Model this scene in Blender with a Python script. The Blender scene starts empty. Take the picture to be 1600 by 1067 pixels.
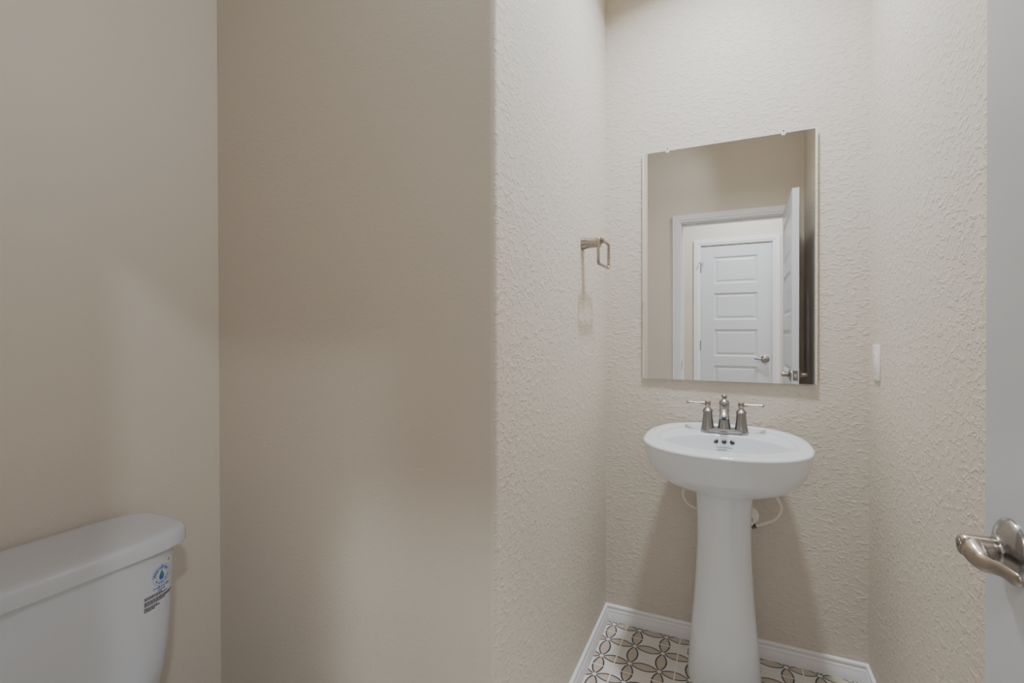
import bpy, bmesh, math, random
from mathutils import Vector, Matrix
from math import sin, cos, pi, radians

random.seed(7)
COL = bpy.context.scene.collection
# ---------------------------------------------------------------- dimensions (metres)
D = 2.0193            # back wall of the sink alcove
XL, XR = -.4838, .4337   # alcove side walls
YF = .971             # wall beside the toilet (faces the doorway)
XW = -1.434           # wall behind the toilet tank
YD = .10              # room side of the doorway wall
YH = -.02             # hall side of the doorway wall
HALL = -1.10          # far wall of the hall
ZC = 2.74             # ceiling
OX0, OX1, OZ = -.380, .340, 2.045   # clear door opening
CX = -.023            # centre line of the sink

# ---------------------------------------------------------------- materials
def mat(name, color, rough=.5, metal=0., spec=.5, coat=0.):
    m = bpy.data.materials.new(name); m.use_nodes = True
    b = m.node_tree.nodes['Principled BSDF']
    b.inputs['Base Color'].default_value = (*color, 1)
    b.inputs['Roughness'].default_value = rough
    b.inputs['Metallic'].default_value = metal
    b.inputs['Specular IOR Level'].default_value = spec
    b.inputs['Coat Weight'].default_value = coat
    return m

def N(m, t, **kw):
    n = m.node_tree.nodes.new(t)
    for k, v in kw.items():
        if k.startswith('in_'):
            n.inputs[k[3:].replace('_', ' ')].default_value = v
        else:
            setattr(n, k, v)
    return n

def L(m, a, b): m.node_tree.links.new(a, b)

def wall_material(name, color, strength, dist, scale):
    m = mat(name, color, .62, 0, .3)
    bs = m.node_tree.nodes['Principled BSDF']
    tc = N(m, 'ShaderNodeTexCoord')
    mp = N(m, 'ShaderNodeMapping'); mp.inputs['Scale'].default_value = (1, 1, 1.55)
    L(m, tc.outputs['Object'], mp.inputs['Vector'])
    n1 = N(m, 'ShaderNodeTexNoise', in_Scale=scale, in_Detail=3.0, in_Roughness=.55, in_Distortion=.6)
    n2 = N(m, 'ShaderNodeTexNoise', in_Scale=scale * .33, in_Detail=2.0, in_Roughness=.5)
    L(m, mp.outputs['Vector'], n1.inputs['Vector']); L(m, mp.outputs['Vector'], n2.inputs['Vector'])
    r = N(m, 'ShaderNodeValToRGB')
    r.color_ramp.elements[0].position = .50; r.color_ramp.elements[1].position = .64
    L(m, n1.outputs['Fac'], r.inputs['Fac'])
    mx = N(m, 'ShaderNodeMath', operation='MULTIPLY_ADD'); mx.inputs[1].default_value = .5
    L(m, n2.outputs['Fac'], mx.inputs[0]); L(m, r.outputs['Color'], mx.inputs[2])
    bp = N(m, 'ShaderNodeBump', in_Strength=strength, in_Distance=dist)
    L(m, mx.outputs[0], bp.inputs['Height']); L(m, bp.outputs['Normal'], bs.inputs['Normal'])
    return m

WALLC = (.545, .490, .424)
M_wall = wall_material('knockdown_wall_paint', WALLC, .50, .0034, 48)
M_wall_soft = wall_material('orange_peel_wall_paint', WALLC, .16, .0014, 80)
M_ceil = mat('ceiling_paint', (.75, .72, .68), .8)
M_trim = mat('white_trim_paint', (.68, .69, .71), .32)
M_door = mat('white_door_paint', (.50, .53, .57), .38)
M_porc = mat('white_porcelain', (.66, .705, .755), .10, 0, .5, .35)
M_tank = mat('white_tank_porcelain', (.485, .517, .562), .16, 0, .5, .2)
M_nickel = mat('brushed_nickel', (.30, .30, .30), .21, 1.)
M_nickel_warm = mat('satin_nickel', (.34, .29, .245), .25, 1.)
M_dark = mat('dark_hole', (.012, .012, .013), .4)
M_mirror = mat('mirror_silver', (.93, .94, .93), .0, 1.)
M_glassedge = mat('polished_glass_edge', (.50, .53, .50), .15, 0, .6)
M_clip = mat('clear_plastic_clip', (.62, .61, .59), .12, 0, .6)
M_plate = mat('white_plastic_plate', (.76, .75, .72), .3)
M_hose = mat('cream_supply_tube', (.66, .61, .54), .4)
M_white = mat('white_escutcheon', (.8, .8, .79), .25)
M_brass = mat('dark_bronze_nut', (.10, .065, .045), .35, .7)
M_chrome = mat('chrome', (.75, .75, .76), .08, 1.)
M_blue = mat('blue_ink', (.02, .12, .42), .5)
M_black = mat('black_ink', (.015, .015, .017), .5)
M_hallfloor = mat('hall_plank_floor', (.25, .19, .14), .45)

def drop_material():
    m = mat('blue_green_ink', (.02, .2, .4), .5)
    bs = m.node_tree.nodes['Principled BSDF']
    tc = N(m, 'ShaderNodeTexCoord')
    sp = N(m, 'ShaderNodeSeparateXYZ'); L(m, tc.outputs['Object'], sp.inputs[0])
    a = N(m, 'ShaderNodeMath', operation='ADD'); L(m, sp.outputs['Y'], a.inputs[0]); L(m, sp.outputs['Z'], a.inputs[1])
    mr = N(m, 'ShaderNodeMapRange'); mr.inputs['From Min'].default_value = .802; mr.inputs['From Max'].default_value = .822
    L(m, a.outputs[0], mr.inputs['Value'])
    r = N(m, 'ShaderNodeValToRGB')
    r.color_ramp.elements[0].color = (.005, .07, .42, 1); r.color_ramp.elements[1].color = (.01, .22, .09, 1)
    L(m, mr.outputs[0], r.inputs['Fac']); L(m, r.outputs['Color'], bs.inputs['Base Color'])
    return m
M_drop = drop_material()

def tile_material():
    m = mat('patterned_floor_tile', (.7, .68, .64), .35)
    bs = m.node_tree.nodes['Principled BSDF']
    tc = N(m, 'ShaderNodeTexCoord')
    sp = N(m, 'ShaderNodeSeparateXYZ'); L(m, tc.outputs['Object'], sp.inputs[0])
    P = .1042
    def M(op, a, b=None, c=None):
        n = N(m, 'ShaderNodeMath', operation=op)
        for i, v in enumerate((a, b, c)):
            if v is None: continue
            if isinstance(v, (int, float)): n.inputs[i].default_value = v
            else: L(m, v, n.inputs[i])
        return n.outputs[0]
    def cell(s, off, p):   # |distance| to the cell centre, in cells (0 centre .. 0.5 node line)
        v = M('DIVIDE', M('SUBTRACT', s, off), p)
        return M('ABSOLUTE', M('SUBTRACT', M('SUBTRACT', v, M('FLOOR', v)), .5))
    PY = .1060
    ax = cell(sp.outputs['X'], -.4425, P); ay = cell(sp.outputs['Y'], 1.990, PY)
    def ln(x, y): return M('SQRT', M('ADD', M('MULTIPLY', x, x), M('MULTIPLY', y, y)))
    d1 = M('SUBTRACT', .7071, ln(M('SUBTRACT', 1.0, ax), ay))
    d2 = M('SUBTRACT', .7071, ln(ax, M('SUBTRACT', 1.0, ay)))
    d = M('MAXIMUM', d1, d2)
    node = ln(M('SUBTRACT', .5, ax), M('SUBTRACT', .5, ay))
    inside = M('GREATER_THAN', d, .054)
    edge = M('GREATER_THAN', d, .004)
    clear = M('GREATER_THAN', node, .075)
    # grout lines through the middle of every second petal
    def grout(s, off, p):
        v = M('DIVIDE', M('SUBTRACT', s, off), p)
        f = M('ABSOLUTE', M('SUBTRACT', M('SUBTRACT', v, M('FLOOR', v)), .5))
        return M('GREATER_THAN', f, .5 - .0021 / p)
    gx = grout(sp.outputs['X'], -.3904, 2 * P); gy = grout(sp.outputs['Y'], 1.937, 2 * PY)
    gr = M('MAXIMUM', gx, gy)
    nz = N(m, 'ShaderNodeTexNoise', in_Scale=14.0, in_Detail=4.0); L(m, tc.outputs['Object'], nz.inputs['Vector'])
    def mix(f, a, b):
        n = N(m, 'ShaderNodeMix', data_type='RGBA')
        L(m, f, n.inputs[0])
        for i, v in ((6, a), (7, b)):
            if isinstance(v, tuple): n.inputs[i].default_value = (*v, 1)
            else: L(m, v, n.inputs[i])
        return n.outputs[2]
    white = mix(nz.outputs['Fac'], (.54, .535, .52), (.63, .625, .61))
    tan = mix(nz.outputs['Fac'], (.34, .295, .245), (.45, .395, .33))
    c = mix(M('MULTIPLY', edge, clear), white, (.012, .012, .015))
    c = mix(M('MULTIPLY', inside, clear), c, tan)
    c = mix(gr, c, (.68, .62, .54))
    L(m, c, bs.inputs['Base Color'])
    return m
M_tile = tile_material()

def emit(name, s):
    m = bpy.data.materials.new(name); m.use_nodes = True
    b = m.node_tree.nodes['Principled BSDF']
    b.inputs['Emission Color'].default_value = (1, .95, .88, 1); b.inputs['Emission Strength'].default_value = s
    return m
M_lens = emit('frosted_light_lens', 3.0)

# ---------------------------------------------------------------- mesh helpers
def obj(name, bm, m, parent=None, smooth=False, sharp=None):
    bmesh.ops.recalc_face_normals(bm, faces=bm.faces)
    me = bpy.data.meshes.new(name); bm.to_mesh(me); bm.free()
    for mm in (m if isinstance(m, (list, tuple)) else [m]): me.materials.append(mm)
    if smooth:
        for p in me.polygons: p.use_smooth = True
        if sharp: me.set_sharp_from_angle(angle=radians(sharp))
    o = bpy.data.objects.new(name, me); COL.objects.link(o)
    if parent: o.parent = parent
    return o

def tag(o, label, cat, group=None, kind=None):
    o['label'] = label; o['category'] = cat
    if group: o['group'] = group
    if kind: o['kind'] = kind
    return o

def empty(name, loc, label, cat, group=None, kind=None):
    o = bpy.data.objects.new(name, None); COL.objects.link(o)
    o.location = loc; o.empty_display_size = .05
    tag(o, label, cat, group, kind)
    return o

def part(name, bm, m, parent, smooth=False, sharp=None):
    """child mesh built in world coordinates, kept in place under its parent"""
    o = obj(name, bm, m, None, smooth, sharp)
    org = Vector((0, 0, 0)); p = parent
    while p: org += p.location; p = p.parent
    o.data.transform(Matrix.Translation(-org))
    o.parent = parent
    return o

def box(bm, x0, x1, y0, y1, z0, z1, bevel=0., seg=2):
    vs = [bm.verts.new((x, y, z)) for x in (x0, x1) for y in (y0, y1) for z in (z0, z1)]
    fs = [bm.faces.new([vs[i] for i in q]) for q in ((0,1,3,2),(4,6,7,5),(0,4,5,1),(2,3,7,6),(0,2,6,4),(1,5,7,3))]
    if bevel:
        es = list({e for f in fs for e in f.edges})
        bmesh.ops.bevel(bm, geom=es, offset=bevel, segments=seg, profile=.5, affect='EDGES')
    return bm

def NB(): return bmesh.new()

def loft(bm, rings, cap0=True, cap1=True, closed=True):
    R = [[bm.verts.new(p) for p in r] for r in rings]
    n = len(R[0])
    for a, b in zip(R, R[1:]):
        for i in range(n if closed else n - 1):
            j = (i + 1) % n
            bm.faces.new((a[i], a[j], b[j], b[i]))
    if cap0: bm.faces.new(R[0][::-1])
    if cap1: bm.faces.new(R[-1])
    return bm

def frame(axis):
    w = Vector(axis).normalized()
    u = w.orthogonal().normalized() if abs(w.z) < .99 else Vector((1, 0, 0))
    u = (u - w * u.dot(w)).normalized()
    return u, w.cross(u), w

def lathe(bm, prof, o, axis=(0, 0, 1), n=40, cap0=True, cap1=True, squash=1.):
    u, v, w = frame(axis); o = Vector(o)
    loft(bm, [[o + w * h + (u * cos(2*pi*i/n) + v * sin(2*pi*i/n) * squash) * max(r, 1e-5) for i in range(n)] for r, h in prof], cap0, cap1)
    return bm

def smooth_path(pts, k=8):
    P = [Vector(p) for p in pts]; out = []
    for i in range(len(P) - 1):
        p0, p1, p2, p3 = P[max(i-1, 0)], P[i], P[i+1], P[min(i+2, len(P)-1)]
        for j in range(k):
            t = j / k
            out.append(.5*((2*p1)+(p2-p0)*t+(2*p0-5*p1+4*p2-p3)*t*t+(3*p1-p0-3*p2+p3)*t**3))
    out.append(P[-1]); return out

def tube(bm, pts, r, n=12, closed=False):
    P = [Vector(p) for p in pts]; rings = []
    m = len(P); up = None
    for i in range(m):
        if closed: t = (P[(i+1) % m] - P[i-1]).normalized()
        else: t = (P[min(i+1, m-1)] - P[max(i-1, 0)]).normalized()
        if up is None: up = t.orthogonal().normalized()
        up = (up - t * up.dot(t)).normalized(); s = t.cross(up)
        rr = r(i/(m-1)) if callable(r) else r
        rings.append([P[i] + (up*cos(2*pi*k/n) + s*sin(2*pi*k/n)) * rr for k in range(n)])
    if closed:
        rings.append(rings[0]); loft(bm, rings, False, False)
        bmesh.ops.remove_doubles(bm, verts=bm.verts, dist=1e-6)
    else: loft(bm, rings)
    return bm

def superring(cx, cy, a, b0, b1, n0, n1, z, n=96):
    """closed outline: half width a; reaches b0 towards -Y and b1 towards +Y"""
    out = []
    for i in range(n):
        t = 2*pi*i/n; c, s = cos(t), sin(t)
        b, e = (b1, n1) if s >= 0 else (b0, n0)
        # polar form of the superellipse keeps even spacing
        r = (abs(c/a)**e + abs(s/b)**e) ** (-1/e)
        x, y = cx + r*c, cy + r*s
        out.append((x, y, z(x, y) if callable(z) else z))
    return out

# ---------------------------------------------------------------- room shell
def struct(name, bm, m, label, cat, smooth=False, sharp=None):
    return tag(obj(name, bm, m, None, smooth, sharp), label, cat, kind='structure')

T = .10
struct('floor', box(NB(), XW - T, XR + T, YH + .06, D + T, -.05, 0), M_tile,
       'white floor tiles with tan petals and dark outlines', 'floor')
struct('floor_hall', box(NB(), -1.75, 2.55, HALL - .3, YH + .06, -.05, 0), M_hallfloor, 'brown floor of the hall outside the doorway', 'floor')
struct('ceiling', box(NB(), -1.75, 2.55, HALL - .3, D + T, ZC, ZC + .05), M_ceil, 'pale ceiling above the room and hall', 'ceiling')
struct('wall_back', box(NB(), XL - T, XR + T, D, D + T, 0, ZC), M_wall, 'beige textured wall behind the mirror and sink', 'wall')
struct('wall_right', box(NB(), XR, XR + T, YD, D, 0, ZC), M_wall, 'beige textured wall at right with the small white plate', 'wall')
struct('wall_left', box(NB(), XW - T, XW, YD, YF, 0, ZC), M_wall_soft, 'smooth beige wall behind the toilet tank', 'wall')

# wall that faces the doorway, wraps round a bullnose corner and runs back to the alcove wall
bm = NB(); rb = .016
prof = [(XW - T, YF), (XL - rb, YF)]
prof += [(XL - rb + rb*sin(t), YF + rb - rb*cos(t)) for t in [radians(a) for a in (15, 30, 45, 60, 75, 90)]]
prof += [(XL, D), (XW - T, D)]
loft(bm, [[(x, y, z) for x, y in prof] for z in (0, ZC)])
for f in bm.faces:
    c = f.calc_center_median(); f.material_index = 0 if c.x > XL - rb*.6 else 1
struct('wall_inner', bm, [M_wall, M_wall_soft], 'beige wall with rounded corner between the toilet and the sink alcove', 'wall', True, 25)

JT = .018
bm = NB()
box(bm, XW - T, OX0 - JT, YH, YD, 0, ZC); box(bm, OX1 + JT, XR + T, YH, YD, 0, ZC); box(bm, OX0 - JT, OX1 + JT, YH, YD, OZ + JT, ZC)
struct('wall_front', bm, M_wall_soft, 'beige wall around the doorway, seen in the mirror', 'wall')
HX0, HX1, HZ = -.324, .301, 2.055
bm = NB()
box(bm, -1.75, HX0 - JT, HALL - .12, HALL, 0, ZC); box(bm, HX1 + JT, 2.55, HALL - .12, HALL, 0, ZC); box(bm, HX0 - JT, HX1 + JT, HALL - .12, HALL, HZ + JT, ZC)
struct('wall_hall', bm, M_wall_soft, 'beige hall wall around the closed door, seen in the mirror', 'wall')
struct('wall_hall_closet', box(NB(), HX0 - .1, HX1 + .1, HALL - .22, HALL - .16, 0, ZC), M_wall_soft, 'beige wall hidden behind the closed hall door', 'wall')
struct('wall_hall_left', box(NB(), -1.75, -1.65, HALL, YH, 0, ZC), M_wall_soft, 'beige end wall of the hall on the left', 'wall')
struct('wall_hall_right', box(NB(), 2.45, 2.55, HALL, YH, 0, ZC), M_wall_soft, 'beige end wall of the hall on the right', 'wall')
struct('wall_hall_near', box(NB(), XR + T, 2.45, YH, YH + .1, 0, ZC), M_wall_soft, 'beige near wall of the hall beyond the doorway', 'wall')

# baseboards: profile (distance from wall, height) with mitred ends
BP = [(0, 0), (.0135, 0), (.0135, .034), (.0120, .037), (.0120, .044), (.0085, .050), (.0085, .054), (.0100, .056), (.0100, .061), (.0075, .0645), (.004, .066), (0, .066)]
def baseboard(side, p0, p1, n, m0, m1, label):
    p0, p1, n = Vector((*p0, 0)), Vector((*p1, 0)), Vector((*n, 0))
    d = (p1 - p0).normalized(); bm = NB()
    loft(bm, [[p0 + n*a + d*(a*m0) + Vector((0, 0, z)) for a, z in BP], [p1 + n*a - d*(a*m1) + Vector((0, 0, z)) for a, z in BP]])
    struct('baseboard_' + side, bm, M_trim, label, 'baseboard', True, 30)
baseboard('back', (XL, D), (XR, D), (0, -1), 1, 1, 'white moulded baseboard along the wall behind the sink')
baseboard('alcove', (XL, YF), (XL, D), (1, 0), -1, 1, 'white moulded baseboard below the towel ring wall')
baseboard('right', (XR, YD), (XR, D), (-1, 0), 0, 1, 'white moulded baseboard along the right wall')
baseboard('facing', (XW, YF), (XL, YF), (0, -1), 1, -1, 'white baseboard along the wall beside the toilet')
baseboard('left', (XW, YD), (XW, YF), (1, 0), 1, 1, 'white baseboard along the wall behind the toilet')
baseboard('front', (XW, YD), (OX0 - .072, YD), (0, 1), 1, 0, 'white baseboard beside the doorway')

# door casings: profile (offset outward from opening, projection)
CP = [(.006, 0), (.006, .008), (.010, .011), (.020, .011), (.026, .015), (.050, .0155), (.060, .0165), (.063, .0165), (.063, 0)]
def casing(bm, x0, x1, zt, y, sy):
    """three mitred pieces round an opening on the wall plane y, projecting along sy"""
    pts = lambda fx: [fx(w, p) for w, p in CP]
    rings = [pts(lambda w, p: (x0 - w, y + sy*p, 0)), pts(lambda w, p: (x0 - w, y + sy*p, zt + w)),
             pts(lambda w, p: (x1 + w, y + sy*p, zt + w)), pts(lambda w, p: (x1 + w, y + sy*p, 0))]
    loft(bm, rings)
def jamb(bm, x0, x1, zt, y0, y1, t=JT):
    box(bm, x0 - t, x0, y0, y1, 0, zt + t); box(bm, x1, x1 + t, y0, y1, 0, zt + t); box(bm, x0, x1, y0, y1, zt, zt + t)
bm = NB(); casing(bm, OX0, OX1, OZ, YD, 1); casing(bm, OX0, OX1, OZ, YH, -1); jamb(bm, OX0, OX1, OZ, YH, YD)
ys0, ys1 = YH + .035, YD - .038      # door stop strip
box(bm, OX0, OX0 + .010, ys0, ys1, 0, OZ); box(bm, OX1 - .010, OX1, ys0, ys1, 0, OZ); box(bm, OX0 + .010, OX1 - .010, ys0, ys1, OZ - .010, OZ)
tr1 = struct('trim_1', bm, M_trim, 'white moulded casing around the open doorway, seen in the mirror', 'door trim', True, 25)
bm = NB(); box(bm, OX0 - .0005, OX0 + .0012, YD - .036, YD - .002, .92, .985, .0005)
part('strike_plate', bm, M_nickel, tr1)
bm = NB(); casing(bm, HX0, HX1, HZ, HALL, 1); jamb(bm, HX0, HX1, HZ, HALL - .12, HALL)
struct('trim_2', bm, M_trim, 'white moulded casing around the closed hall door, seen in the mirror', 'door trim', True, 25)

# ---------------------------------------------------------------- five panel doors
def door_leaf(W, H, TH, place, gap=.012):
    """slab with five recessed panels on both faces; place(u, t, z) -> world"""
    bm = NB(); st = .118; top = .105; rail = .092; ph = .262
    zs = []; z = H - top
    for k in range(5): zs.append((z - ph, z)); z -= ph + rail
    zs = zs[::-1]
    ub = [0, st, W - st, W]; zb = [gap] + [v for p in zs for v in p] + [H]
    for t, sgn in ((0, 1), (TH, -1)):
        for i in range(3):
            for j in range(len(zb) - 1):
                u0, u1, z0, z1 = ub[i], ub[i+1], zb[j], zb[j+1]
                if i == 1 and j % 2 == 1:
                    rr = []
                    for ins, dep in ((0, 0), (.004, .005), (.014, .0085), (.024, .0085), (.036, .004)):
                        rr.append([place(u, t + sgn*dep, z) for u, z in ((u0+ins, z0+ins), (u1-ins, z0+ins), (u1-ins, z1-ins), (u0+ins, z1-ins))])
                    loft(bm, rr, False, True)
                else:
                    bm.faces.new([bm.verts.new(place(*q)) for q in ((u0, t, z0), (u1, t, z0), (u1, t, z1), (u0, t, z1))])
    for q in (((0,0,gap),(0,TH,gap),(0,TH,H),(0,0,H)), ((W,0,gap),(W,TH,gap),(W,TH,H),(W,0,H)), ((0,0,H),(W,0,H),(W,TH,H),(0,TH,H)), ((0,0,gap),(W,0,gap),(W,TH,gap),(0,TH,gap))):
        bm.faces.new([bm.verts.new(place(*p)) for p in q])
    bmesh.ops.remove_doubles(bm, verts=bm.verts, dist=1e-5)
    return bm

def build_lever(parent, o, out, along, m_rose=M_nickel, m_lever=M_nickel_warm, button=True):
    o, out, al = Vector(o), Vector(out), Vector(along); up = Vector((0, 0, 1))
    bm = NB()   # domed rose
    lathe(bm, [(.0375, 0), (.0375, .0022), (.0365, .0042), (.034, .0062), (.028, .0092), (.0215, .0115), (.0175, .0128), (.0162, .0138), (.0158, .0155), (.0138, .016)], o, out, 64)
    rose = part('rose', bm, m_rose, parent, True, 50)
    # neck + lever in one swept body: starts straight out, bends along the door, flattens to a blade
    bm = NB()
    path = []   # (out, along, up, half-width up, half-thickness)
    def ring(c, ax_a, ax_b, a, b, n=32, e=2.0):
        r = []
        for i in range(n):
            t = 2*pi*i/n; cc, ss = cos(t), sin(t)
            k = (abs(cc)**e + abs(ss)**e) ** (-1/e)
            r.append(c + ax_a*(a*k*cc) + ax_b*(b*k*ss))
        return r
    rings = []
    for h, r in ((.0145, .0128), (.0155, .0134), (.024, .0134), (.034, .0134), (.0415, .0132)):
        rings.append(ring(o + out*h, up, al, r, r))
    # round over the free end
    for h, r in ((.0455, .0124), (.0478, .0108), (.0485, .0092)):
        rings.append(ring(o + out*h, up, al, r, r))
    loft(bm, rings, False, True)
    # the handle grows out of the hub side and sweeps away
    S = [(.000, .0355, .000, .0130, .0122), (.015, .0375, -.004, .0126, .0112), (.030, .0360, -.007, .0104, .0085), (.045, .0340, -.0045, .0082, .0056),
         (.060, .0325, -.0010, .0081, .0045), (.078, .0305, .0000, .0083, .0040), (.087, .0292, .0010, .0070, .0035), (.0915, .0286, .0014, .0045, .0026), (.0925, .0284, .0015, .0018, .0012)]
    S2 = smooth_path([(a, b, c) for a, b, c, _, _ in S], 4)
    W2 = smooth_path([(w, t, 0) for _, _, _, w, t in S], 4)
    C = [o + al*p[0] + out*p[1] + up*p[2] for p in S2]
    rings = []
    for i, c in enumerate(C):
        t = (C[min(i+1, len(C)-1)] - C[max(i-1, 0)]).normalized()
        a = (up - t*up.dot(t)).normalized(); b = t.cross(a)
        tw = radians(16) * min(1, i/len(C)*1.6)      # blade leans so that its face looks upward
        a, b = a*cos(tw) + b*sin(tw), b*cos(tw) - a*sin(tw)
        rings.append(ring(c, a, b, max(W2[i].x, .0015), max(W2[i].y, .001), e=2.2))
    loft(bm, rings)
    lv = part('lever', bm, m_lever, parent, True, 60)
    if button:
        bm = NB(); lathe(bm, [(.0072, .0478), (.0072, .0491), (.0062, .0494), (.0030, .0494)], o, out, 32)
        part('privacy_button', bm, m_lever, lv, True, 40)
        bm = NB(); lathe(bm, [(.0022, .0490), (.0022, .0497)], o, out, 16)
        part('release_slot', bm, M_dark, lv)
        bm = NB(); d = (al*.75 - up*.66).normalized()
        lathe(bm, [(.0017, .0128), (.0017, .0138)], o + out*.0215, d, 16)
        part('set_screw', bm, M_dark, lv)
    return rose, lv

def hinge(bm, x, y, z, h=.09):
    for k in range(5):
        lathe(bm, [(.0052, 0), (.0055, .001), (.0055, h/5 - .0018), (.0052, h/5 - .0008)], (x, y, z + k*h/5), n=16)
    lathe(bm, [(.0065, 0), (.0065, .003), (.003, .006)], (x, y, z + h), n=16)

# open bathroom door, swung back towards the right wall
DX0, DX1 = .300, .335; DW = .712
d1 = empty('door_1', (DX1, YD + .006, 0), 'white panelled door standing open at the right edge, satin lever on it', 'door', kind='structure')
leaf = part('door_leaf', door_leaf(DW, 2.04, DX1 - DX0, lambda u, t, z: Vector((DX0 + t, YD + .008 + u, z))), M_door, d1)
ly, lz = .754, .962
build_lever(d1, (DX0, ly, lz), (-1, 0, 0), (0, -1, 0))
build_lever(d1, (DX1, ly, lz), (1, 0, 0), (0, -1, 0), button=False)
ye = YD + .008 + DW
bm = NB(); box(bm, DX0 + .005, DX1 - .005, ye - .001, ye + .0012, lz - .029, lz + .029, .0006)
lp = part('latch_plate', bm, M_nickel, d1)
bm = NB(); box(bm, DX0 + .011, DX1 - .011, ye, ye + .009, lz - .009, lz + .009, .002)
part('latch_bolt', bm, M_chrome, lp)
for z in (.20, 1.0, 1.78):
    bm = NB(); hinge(bm, DX1 + .006, YD + .006, z); part('hinge', bm, M_nickel, d1, True, 40)

# closed hall door
HW = HX1 - HX0 - .006
d2 = empty('door_2', (HX0, HALL, 0), 'closed white five panel hall door reflected in the mirror', 'door', kind='structure')
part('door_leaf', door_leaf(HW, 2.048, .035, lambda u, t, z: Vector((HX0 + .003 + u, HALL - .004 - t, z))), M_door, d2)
build_lever(d2, (HX1 - .058, HALL - .004, .955), (0, 1, 0), (-1, 0, 0), M_nickel, M_nickel)
for z in (.25, 1.03, 1.80):
    bm = NB(); hinge(bm, HX0 - .001, HALL + .004, z); part('hinge', bm, M_nickel, d2, True, 40)
bm = NB(); zt = 1.895
box(bm, HX0 - .022, HX0 + .042, HALL + .006, HALL + .012, zt, zt + .006, .001)
tube(bm, [(HX0 - .016, HALL + .009, zt), (HX0 - .020, HALL + .030, zt - .03)], .004)
tube(bm, [(HX0 + .020, HALL + .009, zt), (HX0 + .024, HALL + .030, zt - .03)], .004)
ds = part('hinge_door_stop', bm, M_chrome, d2, True, 40)
bm = NB()
lathe(bm, [(.004, 0), (.009, .002), (.009, .008), (.004, .010)], (HX0 - .020, HALL + .028, zt - .03), (-.2, .6, -.8), 16)
lathe(bm, [(.004, 0), (.009, .002), (.009, .008), (.004, .010)], (HX0 + .024, HALL + .028, zt - .03), (.2, .6, -.8), 16)
part('rubber_pad', bm, M_plate, ds, True, 40)
bm = NB(); box(bm, HX1 - .003, HX1 + .001, HALL - .030, HALL - .0005, .925, .985); part('strike_plate', bm, M_brass, d2)

# ---------------------------------------------------------------- mirror
MX0, MX1, MZ0, MZ1 = -.3305, .2795, 1.0271, 1.9415
mc = Vector(((MX0+MX1)/2, D - .0125, MZ0)); th = .0078
mir = empty('wall_mirror', mc, 'frameless rectangular mirror fixed to the wall above the sink', 'mirror')
mir.rotation_euler = (0, 0, -th)
w = (MX1 - MX0)/2; h = MZ1 - MZ0; bv = .0075
bm = NB()
V = lambda x, y, z: bm.verts.new((x, y, z))
f0 = [V(-w+bv, 0, .0012), V(w-bv, 0, .0012), V(w-bv, 0, h-.0012), V(-w+bv, 0, h-.0012)]
f1 = [V(-w, .0012, 0), V(w, .0012, 0), V(w, .0012, h), V(-w, .0012, h)]
f2 = [V(-w, .0055, 0), V(w, .0055, 0), V(w, .0055, h), V(-w, .0055, h)]
bm.faces.new(f0)
for i in range(4):
    j = (i+1) % 4
    f = bm.faces.new((f0[i], f0[j], f1[j], f1[i])); f.material_index = 1 if i in (0, 2) else 0
    f = bm.faces.new((f1[i], f1[j], f2[j], f2[i])); f.material_index = 1
f = bm.faces.new(f2[::-1]); f.material_index = 1
g = obj('mirror_glass', bm, [M_mirror, M_glassedge], mir)
for x in (-.2316, .1724):
    lx = x - mc.x; bm = NB()
    # small clear tab hooked over the top edge
    rr = []
    for y in (-.0035, -.0012):
        rr.append([(lx - .0085, y, h - .001), (lx - .0050, y, h - .0095), (lx + .0050, y, h - .0095), (lx + .0085, y, h - .001), (lx + .0065, y, h + .010), (lx - .0065, y, h + .010)])
    loft(bm, rr)
    box(bm, lx - .0062, lx + .0062, -.0012, .0125, h + .0006, h + .010)
    cl = obj('mirror_clip', bm, M_clip, mir)
    bm = NB(); lathe(bm, [(.0026, 0), (.0026, .0012), (.001, .0018)], (lx, -.0035, h + .0055), (0, -1, 0), 16)
    obj('screw', bm, M_dark, cl, True, 40)

# ---------------------------------------------------------------- pedestal sink
YC = 1.765
sink = empty('pedestal_sink', (CX, 1.83, 0), 'white porcelain pedestal sink with oval basin below the mirror', 'sink')
A, B0, B1 = .2605, .188, D - .003 - YC
def rimz(x, y):
    t = (y - (YC - B0)) / (B0 + B1); t = min(1, max(0, t))
    return .839 + .027*t
def outline(s, dz, inset=0., n0=2.25, n1=2.55, abs_z=None, yc=YC, pull=0.):
    return superring(CX, yc, (A - inset)*s, (B0 - inset)*s, (B1 - inset*.75)*s + pull, n0, n1,
                     (lambda x, y: abs_z) if abs_z is not None else (lambda x, y: rimz(x, y) + dz), 128)
rings = []
# underside, from the pedestal joint upwards
for s, z in ((.30, .668), (.36, .669), (.46, .676), (.60, .689), (.74, .708), (.85, .732), (.925, .762), (.965, .792), (.985, .815)):
    k = (s - .3)/.7
    rings.append(outline(s, 0, abs_z=z, yc=YC + (1 - s)*.060))
for ins, dz in ((.0020, -.016), (.0004, -.011), (0, -.0075), (.0012, -.0038), (.0045, -.0010), (.010, 0)):
    rings.append(outline(1, dz, ins))
rings.append(outline(1, .0003, .025)); rings.append(outline(1, -.0004, .038))
def g(x, y):
    t = (y - 1.70)/.13; t = min(1, max(0, t)); return t*t*(3 - 2*t)
def stepped(ins, drop):
    return [(x, y, z0 - drop*g(x, y)) for x, y, z0 in outline(1, -.0006, ins)]
rings.append(stepped(.042, .003)); rings.append(stepped(.0455, .0095)); rings.append(stepped(.0490, .0135)); rings.append(stepped(.055, .0150))
IA, IB0, IB1, IY = .197, .118, .128, 1.770
def deckz(x, y): return rimz(x, y) - .0010 - .0145*g(x, y)
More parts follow.
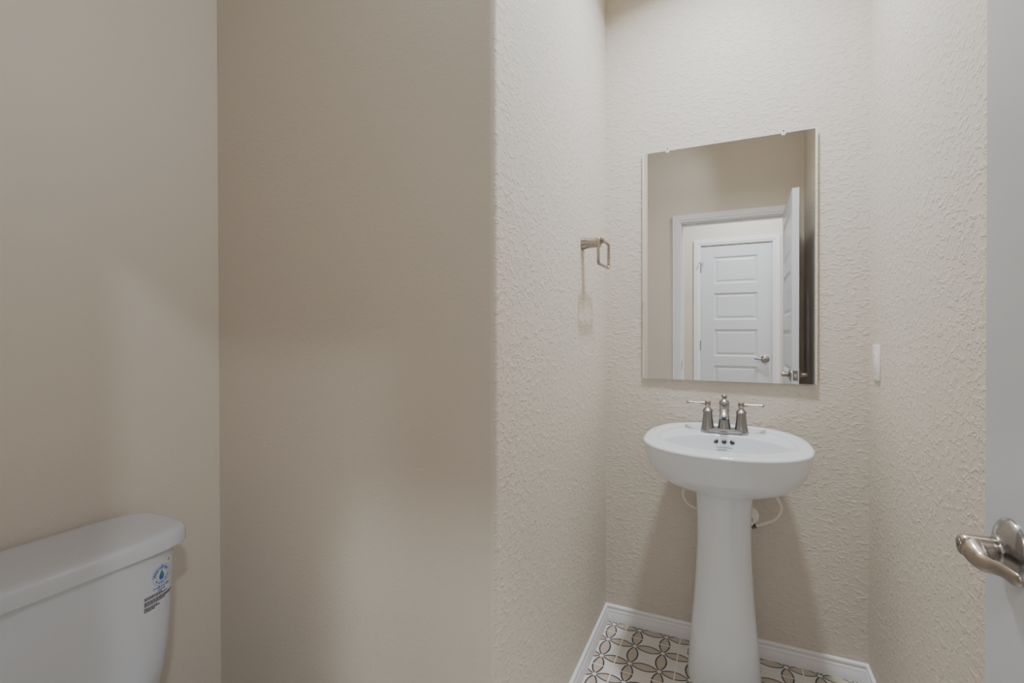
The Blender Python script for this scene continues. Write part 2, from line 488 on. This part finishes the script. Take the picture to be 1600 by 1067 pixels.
def bowl_ring(s, depth, edge=False):
    return superring(CX + .004, IY, IA*s, IB0*s, IB1*s, 2.25, 2.2, lambda x, y: (deckz(x, y) - depth) if edge else depth, 128)
def lerp_ring(r0, r1, t): return [tuple(a + (b - a)*t for a, b in zip(p, q)) for p, q in zip(r0, r1)]
e0 = bowl_ring(1.025, .0004, True)
rings.append(lerp_ring(rings[-1], e0, .5)); rings.append(e0)
rings += [bowl_ring(1.008, .0014, True), bowl_ring(.998, .0040, True), bowl_ring(.988, .0095, True)]
BOWL = [(.972, .815), (.955, .800), (.925, .780), (.875, .760), (.79, .742), (.66, .728), (.50, .719), (.32, .714), (.16, .7115), (.11, .7095)]
for s, z in BOWL: rings.append(bowl_ring(s, z))
bm = NB(); loft(bm, rings)
basin = part('basin', bm, M_porc, sink, True, 70)
# soap ledge grooves beside the faucet
for sx in (-1, 1):
    for k, (y, ln) in enumerate(((1.920, .038), (1.936, .036))):
        x0 = CX + sx*.088; bm = NB()
        pts = [(x0 + sx*ln*t/6, y, deckz(x0, y) + .0005) for t in range(7)]
        tube(bm, pts, lambda t: .0016*max(.25, sin(pi*min(1, max(0, t)))**.4), 8)
        part('soap_ridge', bm, M_porc, basin, True)
def bowl_pt(x, z, off=.0008):
    """point on the back wall of the bowl at offset x from its centre line and height z"""
    prof_ = [(.988, .8345)] + BOWL
    for (s0, z0), (s1, z1) in zip(prof_, prof_[1:]):
        if z1 <= z <= z0:
            s = s0 + (s1 - s0)*(z0 - z)/(z0 - z1); break
    else: s = .98
    u = min(.999, abs(x)/(IA*s))
    y = IY + IB1*s*(1 - u**2.2)**(1/2.2)
    return Vector((CX + .004 + x, y - off, z + off*.3))
for hx in (-.0310, -.0040, .0230):
    c = bowl_pt(hx, .8205); nrm = Vector((0, -1, .22)).normalized()
    bm = NB(); lathe(bm, [(.0084, -.001), (.0084, .0006), (.0076, .0008), (.0070, -.0004)], c, nrm, 24)
    part('overflow_hole', bm, M_dark, basin, True, 40)
bm = NB()     # faint two line maker's stamp, too small to read
for z, x0, x1 in ((.7985, -.030, .0235), (.7905, -.0295, .000), (.7865, -.0295, -.018)):
    x = x0
    while x < x1:
        l = random.uniform(.0016, .0034)
        q = [bowl_pt(x, z, .0012), bowl_pt(x + l, z, .0012), bowl_pt(x + l, z + .0021, .0012), bowl_pt(x, z + .0021, .0012)]
        bm.faces.new([bm.verts.new(p) for p in q]); x += l + random.choice((.0004, .0004, .0014))
part('printed_stamp', bm, M_black, basin)
bm = NB(); lathe(bm, [(.024, 0), (.0235, .002), (.019, .0028), (.017, .001), (.015, -.003), (.001, -.003)], (CX + .004, IY, .7105), n=40)
part('drain', bm, M_chrome, sink, True, 40)
# pedestal column
def pring(z, a, bf, bb, cx=CX, cy=1.835, n=64):
    return superring(cx, cy, a, bf, bb, 2.4, 3.2, z, n)
bm = NB()
loft(bm, [pring(z, a, bf, bb) for z, a, bf, bb in (
    (0, .117, .100, .115), (.012, .1185, .102, .116), (.04, .1175, .101, .115), (.10, .1135, .098, .112), (.18, .1065, .092, .106), (.28, .098, .086, .100),
    (.38, .0915, .081, .096), (.48, .0870, .078, .094), (.56, .0865, .078, .094), (.62, .0890, .080, .096), (.655, .0915, .083, .098), (.700, .0930, .085, .10))])
part('pedestal', bm, M_porc, sink, True, 50)

# ---------------------------------------------------------------- faucet
FY = 1.938; FZ = deckz(CX, FY) + .0005
fa = empty('faucet', (CX, FY, FZ), 'brushed nickel two handle faucet on the sink deck', 'faucet')
def oblong(l, d, z, n=64):
    out = []
    for i in range(n):
        t = 2*pi*i/n
        out.append((CX + (l - d)*(1 if cos(t) >= 0 else -1)*(1 if abs(cos(t)) > 1e-9 else 0) + d*cos(t), FY + d*sin(t), FZ + z))
    return out
bm = NB()
loft(bm, [oblong(l, d, z) for l, d, z in ((.0800, .0280, 0), (.0800, .0280, .004), (.0775, .0262, .0068), (.0762, .0252, .008), (.0762, .0252, .013), (.0740, .0235, .0165), (.0700, .020, .0175))])
bp_ = part('base_plate', bm, M_nickel, fa, True, 35)
for sx in (-1, 1):
    hx = CX + sx*.0565
    bm = NB()
    lathe(bm, [(.0262, .004), (.0258, .008), (.0232, .016), (.0206, .028), (.0184, .044), (.0170, .060), (.0164, .0745), (.0184, .0750), (.0186, .0785), (.0165, .0810), (.0125, .0855), (.0085, .0905), (.0075, .0935)], (hx, FY, FZ), n=40)
    hb = part('handle_post', bm, M_nickel, fa, True, 35)
    bm = NB()
    lathe(bm, [(.0075, .0925), (.0098, .0955), (.0106, .0985), (.0108, .1085), (.0104, .1120), (.0085, .1135), (.001, .1138)], (hx, FY, FZ), n=32)
    d = Vector((sx, -.02, 0)).normalized()
    lathe(bm, [(.0050, .008), (.0050, .016), (.0066, .0165), (.0066, .0185), (.0044, .020), (.0047, .045), (.0055, .0665), (.0072, .068), (.0074, .072), (.0060, .0745)], (hx, FY, FZ + .1045), d, 20)
    part('lever_handle', bm, M_nickel_warm, hb, True, 35)
bm = NB()
lathe(bm, [(.0235, .014), (.0225, .020), (.0200, .034), (.0178, .050), (.0166, .064), (.0160, .078), (.0180, .080), (.0180, .084), (.0165, .086), (.0165, .106), (.0182, .1075), (.0182, .1105), (.0150, .1155), (.0105, .120), (.0072, .1235), (.0072, .1265), (.0098, .1290), (.0102, .1365), (.0082, .1385), (.001, .139)], (CX, FY, FZ), n=40)
sp_ = part('spout_body', bm, M_nickel, fa, True, 35)
bm = NB()
pts = smooth_path([(CX, FY - .002, FZ + .096), (CX, FY - .030, FZ + .0995), (CX, FY - .065, FZ + .0950), (CX, FY - .090, FZ + .085), (CX, FY - .106, FZ + .070)], 6)
P = [Vector(p) for p in pts]; rr = []
for i, p in enumerate(P):
    t = (P[min(i+1, len(P)-1)] - P[max(i-1, 0)]).normalized(); s = Vector((1, 0, 0)); u = s.cross(t).normalized()
    k = i/(len(P)-1); wv = .0128 + .0020*k; hv = .0122 - .003*k
    rr.append([p + s*(wv*cos(a)) + u*(hv*sin(a)) for a in [2*pi*q/28 for q in range(28)]])
loft(bm, rr); sp2 = part('spout', bm, M_nickel, fa, True, 50)
bm = NB(); tip = P[-1]; tn = (P[-1] - P[-2]).normalized()
lathe(bm, [(.0085, -.001), (.0085, .003), (.0070, .0035), (.0068, .001), (.001, .001)], tip, tn, 24)
part('aerator', bm, M_dark, sp2, True, 35)

# ---------------------------------------------------------------- water supply tubes behind the pedestal
def supply(sgn, pts, valve, label):
    e = empty('supply_line', valve, label, 'water pipe', 'supply lines behind the sink pedestal')
    bm = NB(); tube(bm, smooth_path(pts, 8), .0058, 14); part('supply_tube', bm, M_hose, e, True)
    v = Vector(valve); d = (Vector(pts[-2]) - Vector(pts[-1])).normalized()
    bm = NB(); lathe(bm, [(.0062, .004), (.0085, .003), (.0085, -.008), (.0075, -.012)], pts[-1], d, 6); part('compression_nut', bm, M_brass, e)
    bm = NB(); tube(bm, [v, (v.x, D - .004, v.z)], .0075); lathe(bm, [(.010, -.012), (.010, .012)], v, (0, 0, 1), 20)
    lathe(bm, [(.005, .0), (.005, .020), (.011, .021), (.011, .029), (.006, .031)], v, (0, -1, 0), 16, squash=.6)
    part('shutoff_valve', bm, M_chrome, e, True, 40)
    bm = NB(); lathe(bm, [(.032, 0), (.031, .004), (.022, .008), (.010, .010)], (v.x, D, v.z), (0, -1, 0), 32); part('escutcheon', bm, M_white, e, True, 40)
supply(-1, [(-.085, 1.950, .715), (-.112, 1.945, .690), (-.150, 1.940, .642), (-.1655, 1.938, .600), (-.150, 1.938, .566), (-.106, 1.938, .546), (-.090, 1.938, .535)], (-.082, 1.948, .5275),
       'cream supply tube curving out left of the sink pedestal')
supply(1, [(.050, 1.950, .720), (.085, 1.945, .700), (.132, 1.940, .650), (.156, 1.938, .612), (.1605, 1.938, .585), (.143, 1.938, .552), (.108, 1.938, .530), (.079, 1.938, .5165)], (.064, 1.952, .525),
       'cream supply tube curving out right of the sink pedestal')

# ---------------------------------------------------------------- towel ring
RY, RZ = 1.668, 1.533
tr = empty('towel_ring', (XL, RY, RZ), 'square satin nickel towel ring on the wall left of the mirror', 'towel ring')
bm = NB()
lathe(bm, [(.0235, -.0015), (.0240, .002), (.0230, .005), (.0200, .014), (.0180, .028), (.0172, .044), (.0172, .056), (.0182, .0585), (.0182, .0635), (.0168, .066), (.010, .067)], (XL, RY, RZ), (1, 0, 0), 40)
part('post', bm, M_nickel_warm, tr, True, 35)
bm = NB(); rx = XL + .072
y0, y1, z0, z1, c = 1.612, 1.765, 1.452, 1.540, .012
pts = []
for (cy_, cz_), a0 in (((y1-c, z1-c), 0), ((y0+c, z1-c), 90), ((y0+c, z0+c), 180), ((y1-c, z0+c), 270)):
    for a in range(0, 91, 15):
        t = radians(a0 + a); pts.append((rx, cy_ + c*cos(t), cz_ + c*sin(t)))
tube(bm, pts, .0054, 12, True)
part('ring', bm, M_nickel_warm, tr, True)
bm = NB(); tube(bm, [(rx - .006, RY, RZ), (rx + .0065, RY, RZ + .004)], .0075, 16); tube(bm, [(rx, RY - .016, z1), (rx, RY + .016, z1)], .0072, 16)
part('ring_holder', bm, M_nickel_warm, tr, True, 40)

# ---------------------------------------------------------------- wall plate on the right wall
pY, pZ = 1.915, 1.117
pl = empty('wall_outlet', (XR, pY, pZ), 'white electrical plate on the right wall beside the sink', 'outlet')
bm = NB(); box(bm, XR - .0062, XR, pY - .036, pY + .036, pZ - .0575, pZ + .0575, .0025); part('cover_plate', bm, M_plate, pl, True, 40)
bm = NB(); box(bm, XR - .0088, XR - .005, pY - .0165, pY + .0165, pZ - .0335, pZ + .0335, .001); rc = part('receptacle', bm, M_plate, pl, True, 40)
for z in (-.020, .020):
    bm = NB()
    for yy in (-.006, .006): box(bm, XR - .0090, XR - .0087, pY + yy - .001, pY + yy + .001, pZ + z - .004, pZ + z + .004)
    part('socket_slots', bm, M_dark, rc)
for z in (-.048, .048):
    bm = NB(); lathe(bm, [(.003, 0), (.003, .0006), (.001, .001)], (XR - .0062, pY, pZ + z), (-1, 0, 0), 16); part('screw', bm, M_plate, pl, True, 40)

# ---------------------------------------------------------------- toilet
TY = .520
to = empty('toilet', (-1.15, TY, 0), 'white two piece toilet with printed label on its tank, left foreground', 'toilet')
def prism_ring(x0, x1, a, e, z, n=160):
    """tank outline: x from wall side x0 to front x1, half width a along Y"""
    xc, b = (x0 + x1)/2, (x1 - x0)/2; out = []
    for i in range(n):
        t = 2*pi*i/n; c_, s_ = cos(t), sin(t)
        r = (abs(c_/b)**e + abs(s_/a)**e) ** (-1/e)
        out.append((xc + r*c_, TY + r*s_, z))
    return out
TANK = [(.345, -1.395, -1.240, .126), (.347, -1.400, -1.224, .146), (.362, -1.408, -1.212, .163), (.395, -1.412, -1.204, .177), (.44, -1.415, -1.199, .187), (.50, -1.418, -1.196, .195), (.58, -1.420, -1.193, .2005), (.72, -1.422, -1.189, .2055)]
def tank_at(z):
    for a, b in zip(TANK, TANK[1:]):
        if a[0] <= z <= b[0]:
            k = (z - a[0])/(b[0] - a[0]); return [a[i] + (b[i] - a[i])*k for i in (1, 2, 3)]
    return TANK[-1][1:]
bm = NB(); loft(bm, [prism_ring(x0, x1, a, 4.2, z) for z, x0, x1, a in TANK])
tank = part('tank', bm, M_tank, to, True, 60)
bm = NB()
LX0, LX1, LA = -1.424, -1.180, .2285
loft(bm, [prism_ring(LX0 + i, LX1 - i, LA - i, 4.6, z) for i, z in (
    (.022, .7165), (.004, .7165), (.0012, .7175), (.0002, .7195), (0, .724), (.0005, .736), (.0014, .7455), (.0032, .7510), (.0065, .7548), (.012, .7570), (.022, .7582), (.045, .7588), (.085, .7590))])
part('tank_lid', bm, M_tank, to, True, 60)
# flush lever
bm = NB(); fx = -1.196
lathe(bm, [(.014, 0), (.014, .006), (.009, .010), (.007, .016)], (fx, TY - .178, .665), (1, 0, 0), 24)
tube(bm, smooth_path([(fx + .014, TY - .178, .665), (fx + .018, TY - .160, .664), (fx + .016, TY - .132, .659)], 6), lambda t: .007 - .002*t, 12)
part('flush_lever', bm, M_chrome, to, True, 40)
# bowl, seat and lid
def egg(x0, x1, a, z, n=72):
    out = []
    for i in range(n):
        t = 2*pi*i/n; c_ = cos(t); xm = x0 + (x1 - x0)*.42
        b = (x1 - xm) if c_ >= 0 else (xm - x0)
        out.append((xm + b*c_, TY + a*sin(t)*(1 if c_ >= 0 else 1), z))
    return out
bm = NB()
loft(bm, [egg(*p) for p in ((-1.33, -.86, .105, 0), (-1.33, -.855, .108, .02), (-1.32, -.88, .100, .08), (-1.30, -.90, .098, .15), (-1.29, -.84, .125, .24), (-1.28, -.765, .155, .32), (-1.275, -.735, .168, .365), (-1.275, -.730, .170, .385), (-1.272, -.735, .166, .392),
    (-1.23, -.775, .140, .392), (-1.21, -.79, .125, .37), (-1.15, -.85, .09, .26), (-1.05, -.95, .03, .22))])
box(bm, -1.40, -1.20, TY - .12, TY + .12, .30, .348, .015, 3)
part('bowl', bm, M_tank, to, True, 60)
bm = NB(); loft(bm, [egg(*p) for p in ((-1.245, -.735, .164, .3925), (-1.250, -.728, .170, .398), (-1.248, -.730, .168, .408), (-1.205, -.785, .122, .408), (-1.205, -.785, .122, .3925))], False, False)
part('seat', bm, M_white, to, True, 50)
bm = NB(); loft(bm, [egg(*p) for p in ((-1.250, -.730, .168, .4085), (-1.252, -.727, .171, .412), (-1.250, -.729, .169, .419), (-1.235, -.745, .155, .424), (-1.20, -.80, .11, .426))])
part('seat_cover', bm, M_white, to, True, 50)

# printed label on the tank front
def arc_table(z, e=4.2, n=720):
    x0, x1, a = tank_at(z); xc, b = (x0+x1)/2, (x1-x0)/2
    pts = []; s = 0; last = None
    for i in range(n//2 + 1):
        t = pi*i/n*1.0   # 0 (front centre) .. pi/2 (end)
        c_, s_ = cos(t), sin(t); r = (abs(c_/b)**e + abs(s_/a)**e) ** (-1/e)
        p = Vector((xc + r*c_, TY + r*s_, z))
        if last is not None: s += (p - last).length
        pts.append((s, p)); last = p
    return pts
_tabs = {}
def on_tank(s, z, off=.0006):
    key = round(z*500)
    if key not in _tabs: _tabs[key] = arc_table(key/500)
    T_ = _tabs[key]
    lo, hi = 0, len(T_) - 1
    while hi - lo > 1:
        m_ = (lo + hi)//2
        if T_[m_][0] <= s: lo = m_
        else: hi = m_
    k = (s - T_[lo][0]) / max(1e-9, T_[hi][0] - T_[lo][0])
    p = T_[lo][1].lerp(T_[hi][1], k); d = (T_[hi][1] - T_[lo][1]).normalized()
    n = Vector((d.y, -d.x, 0)); n = n if n.x > 0 or n.y > 0 else -n
    return Vector((p.x, p.y, z)) + n*off
def text_polys(txt, size):
    cu = bpy.data.curves.new('tmp_text', 'FONT'); cu.body = txt; cu.size = size; cu.align_x = 'CENTER'; cu.offset = size*.035
    o = bpy.data.objects.new('tmp_text', cu); COL.objects.link(o)
    dg = bpy.context.evaluated_depsgraph_get(); me = o.evaluated_get(dg).to_mesh()
    vs = [v.co.copy() for v in me.vertices]; fs = [tuple(p.vertices) for p in me.polygons]
    o.evaluated_get(dg).to_mesh_clear(); bpy.data.objects.remove(o); bpy.data.curves.remove(cu)
    return vs, fs
def add_text(bm, txt, size, fn):
    vs, fs = text_polys(txt, size); bv_ = [bm.verts.new(fn(v.x, v.y)) for v in vs]
    for f in fs:
        try: bm.faces.new([bv_[i] for i in f])
        except ValueError: pass
LS, LZ = .153, .660      # emblem centre on the tank front: distance along the surface, height
def arc_text(bm, txt, size, R_, mid, sgn):
    def fn(x, y):
        if sgn > 0: a = mid - x/R_; r = R_ + y
        else: a = mid + x/R_; r = R_ - y
        return on_tank(LS + r*cos(a), LZ + r*sin(a))
    add_text(bm, txt, size, fn)
lab = None
bm = NB()
arc_text(bm, 'WaterSense', .0088, .0150, radians(100), 1)
arc_text(bm, 'Meets EPA Criteria', .0058, .0195, radians(-80), -1)
add_text(bm, 'Certified to EPA', .0066, lambda x, y: on_tank(LS + .001 + x, LZ - .0285 + y))
add_text(bm, 'criteria', .0066, lambda x, y: on_tank(LS + .000 + x, LZ - .0345 + y))
for R_ in (.0135, .0225):
    for i in range(60):
        a0, a1 = 2*pi*i/60, 2*pi*(i+1)/60; wv = .0006
        bm.faces.new([bm.verts.new(on_tank(LS + r*cos(a), LZ + r*sin(a))) for r, a in ((R_, a0), (R_+wv, a0), (R_+wv, a1), (R_, a1))])
emb = part('water_label', bm, M_blue, tank)
emb['label'] = 'round blue water saving emblem printed on the tank'
bm = NB()
dp = [(.0092*sin(t)*sin(t/2)**1.3, .0112*cos(t) + .0006) for t in [2*pi*i/40 for i in range(40)]]
bm.faces.new([bm.verts.new(on_tank(LS + x, LZ + y, .0008)) for x, y in dp])
part('water_drop', bm, M_drop, emb)
bm = NB()
rows = [(0, .038), (.0036, .055), (.0098, .072), (.0134, .065), (.0170, .044), (.0230, .027), (.0266, .032), (.0302, .019)]
for dz, ln in rows:
    x = 0
    while x < ln:
        l = random.uniform(.0025, .0075)
        q = ((x, 0), (x + l, 0), (x + l, .0024), (x, .0024))
        bm.faces.new([bm.verts.new(on_tank(LS - .040 + a, LZ - .039 - dz + b)) for a, b in q]); x += l + .0009
part('fine_print', bm, M_black, tank)
bm = NB()
for i in range(14):
    a0, a1 = 2*pi*i/14, 2*pi*(i+.7)/14
    bm.faces.new([bm.verts.new(on_tank(LS + .034 + r*cos(a), LZ - .058 + r*sin(a))) for r, a in ((.0065, a0), (.0074, a0), (.0074, a1), (.0065, a1))])
part('round_mark', bm, M_black, tank)
for a0, b0, ww, hh in ((.036, -.034, .0016, .006), (.019, .0255, .0024, .0052)):
    bm = NB(); bm.faces.new([bm.verts.new(on_tank(LS + a0 + a, LZ + b0 + b)) for a, b in ((0, 0), (ww, 0), (ww, hh), (0, hh))])
    part('small_mark', bm, M_black, tank)

# ---------------------------------------------------------------- lamps
def downlight(x, y, power, size, label, color, spread=170, tilt=0):
    e = empty('recessed_light', (x, y, ZC), label, 'ceiling light', 'recessed ceiling lights')
    bm = NB(); lathe(bm, [(size/2 + .002, 0), (size/2 + .022, 0), (size/2 + .021, .004), (size/2 + .006, .007), (size/2 + .002, .007)], (x, y, ZC), (0, 0, -1), 48, False, False)
    part('trim_ring', bm, M_trim, e, True, 40)
    bm = NB(); lathe(bm, [(size/2 + .002, 0), (size/2 + .002, .004)], (x, y, ZC), (0, 0, -1), 48); part('lens', bm, M_lens, e)
    ld = bpy.data.lights.new('lamp', 'AREA'); ld.shape = 'DISK'; ld.size = size; ld.energy = power; ld.color = color; ld.spread = radians(spread)
    lo = bpy.data.objects.new('lamp', ld); lo.location = (0, 0, -.060 if tilt else -.010); lo.rotation_euler = (0, radians(tilt), 0); lo.parent = e; COL.objects.link(lo)
    return lo
WARM = (.94, .968, 1.)
downlight(.0, 1.57, 12.5, .13, 'round recessed light in the ceiling above the sink', WARM, 146)
downlight(.05, -.55, 15, .13, 'round recessed light in the hall ceiling outside the doorway', WARM)
downlight(.20, .54, 1.4, .13, 'added round fill light at the ceiling just inside the doorway', WARM, 95, 62)  # made-up fill lamp, tilted to brighten the wall behind the toilet
downlight(1.22, -.80, 15, .13, 'round recessed light farther along the hall ceiling', WARM)

# ---------------------------------------------------------------- camera
f, yaw, pitch, roll, H, cy = 751.0414, .4278, -.0066, .0022, 1.2216, 522.2543
c, s = cos(yaw), sin(yaw)
R = Vector((c, s, 0)); F = Vector((-s, c, 0)); U = Vector((0, 0, 1))
F2 = F*cos(pitch) + U*sin(pitch); U2 = -F*sin(pitch) + U*cos(pitch)
R3 = R*cos(roll) - U2*sin(roll); U3 = R*sin(roll) + U2*cos(roll)
cd = bpy.data.cameras.new('camera'); cam = bpy.data.objects.new('camera', cd); COL.objects.link(cam)
cam.matrix_world = Matrix(((R3.x, U3.x, -F2.x, 0), (R3.y, U3.y, -F2.y, 0), (R3.z, U3.z, -F2.z, H), (0, 0, 0, 1)))
cd.sensor_width = 36; cd.lens = f*36/1600; cd.shift_y = (cy - 533.5)/1600; cd.clip_start = .01
sc = bpy.context.scene; sc.camera = cam

w_ = bpy.data.worlds.new('world'); sc.world = w_; w_.use_nodes = True
w_.node_tree.nodes['Background'].inputs[0].default_value = (.9, .92, 1, 1); w_.node_tree.nodes['Background'].inputs[1].default_value = .3
vs = sc.view_settings
vs.view_transform = 'Standard'; vs.look = 'None'; vs.exposure = -.05; vs.gamma = 1
vs.use_curve_mapping = True      # soft shoulder, like the exposure-blended photograph
cm = vs.curve_mapping; cm.use_clip = False; cm.extend = 'EXTRAPOLATED'
tone = [(0, 0), (.03, .090), (.072, .203), (.11, .287), (.15, .350), (.19, .400), (.25, .450), (.35, .508), (.65, .592), (1, .650)]
cc = cm.curves[3]; cc.points[0].location = tone[0]; cc.points[1].location = tone[-1]
for p in tone[1:-1]: cc.points.new(*p)
cm.update()
sc.cycles.max_bounces = 16; sc.cycles.diffuse_bounces = 10; sc.cycles.glossy_bounces = 8
sc.cycles.caustics_reflective = True; sc.cycles.blur_glossy = 0; sc.cycles.sample_clamp_indirect = 30
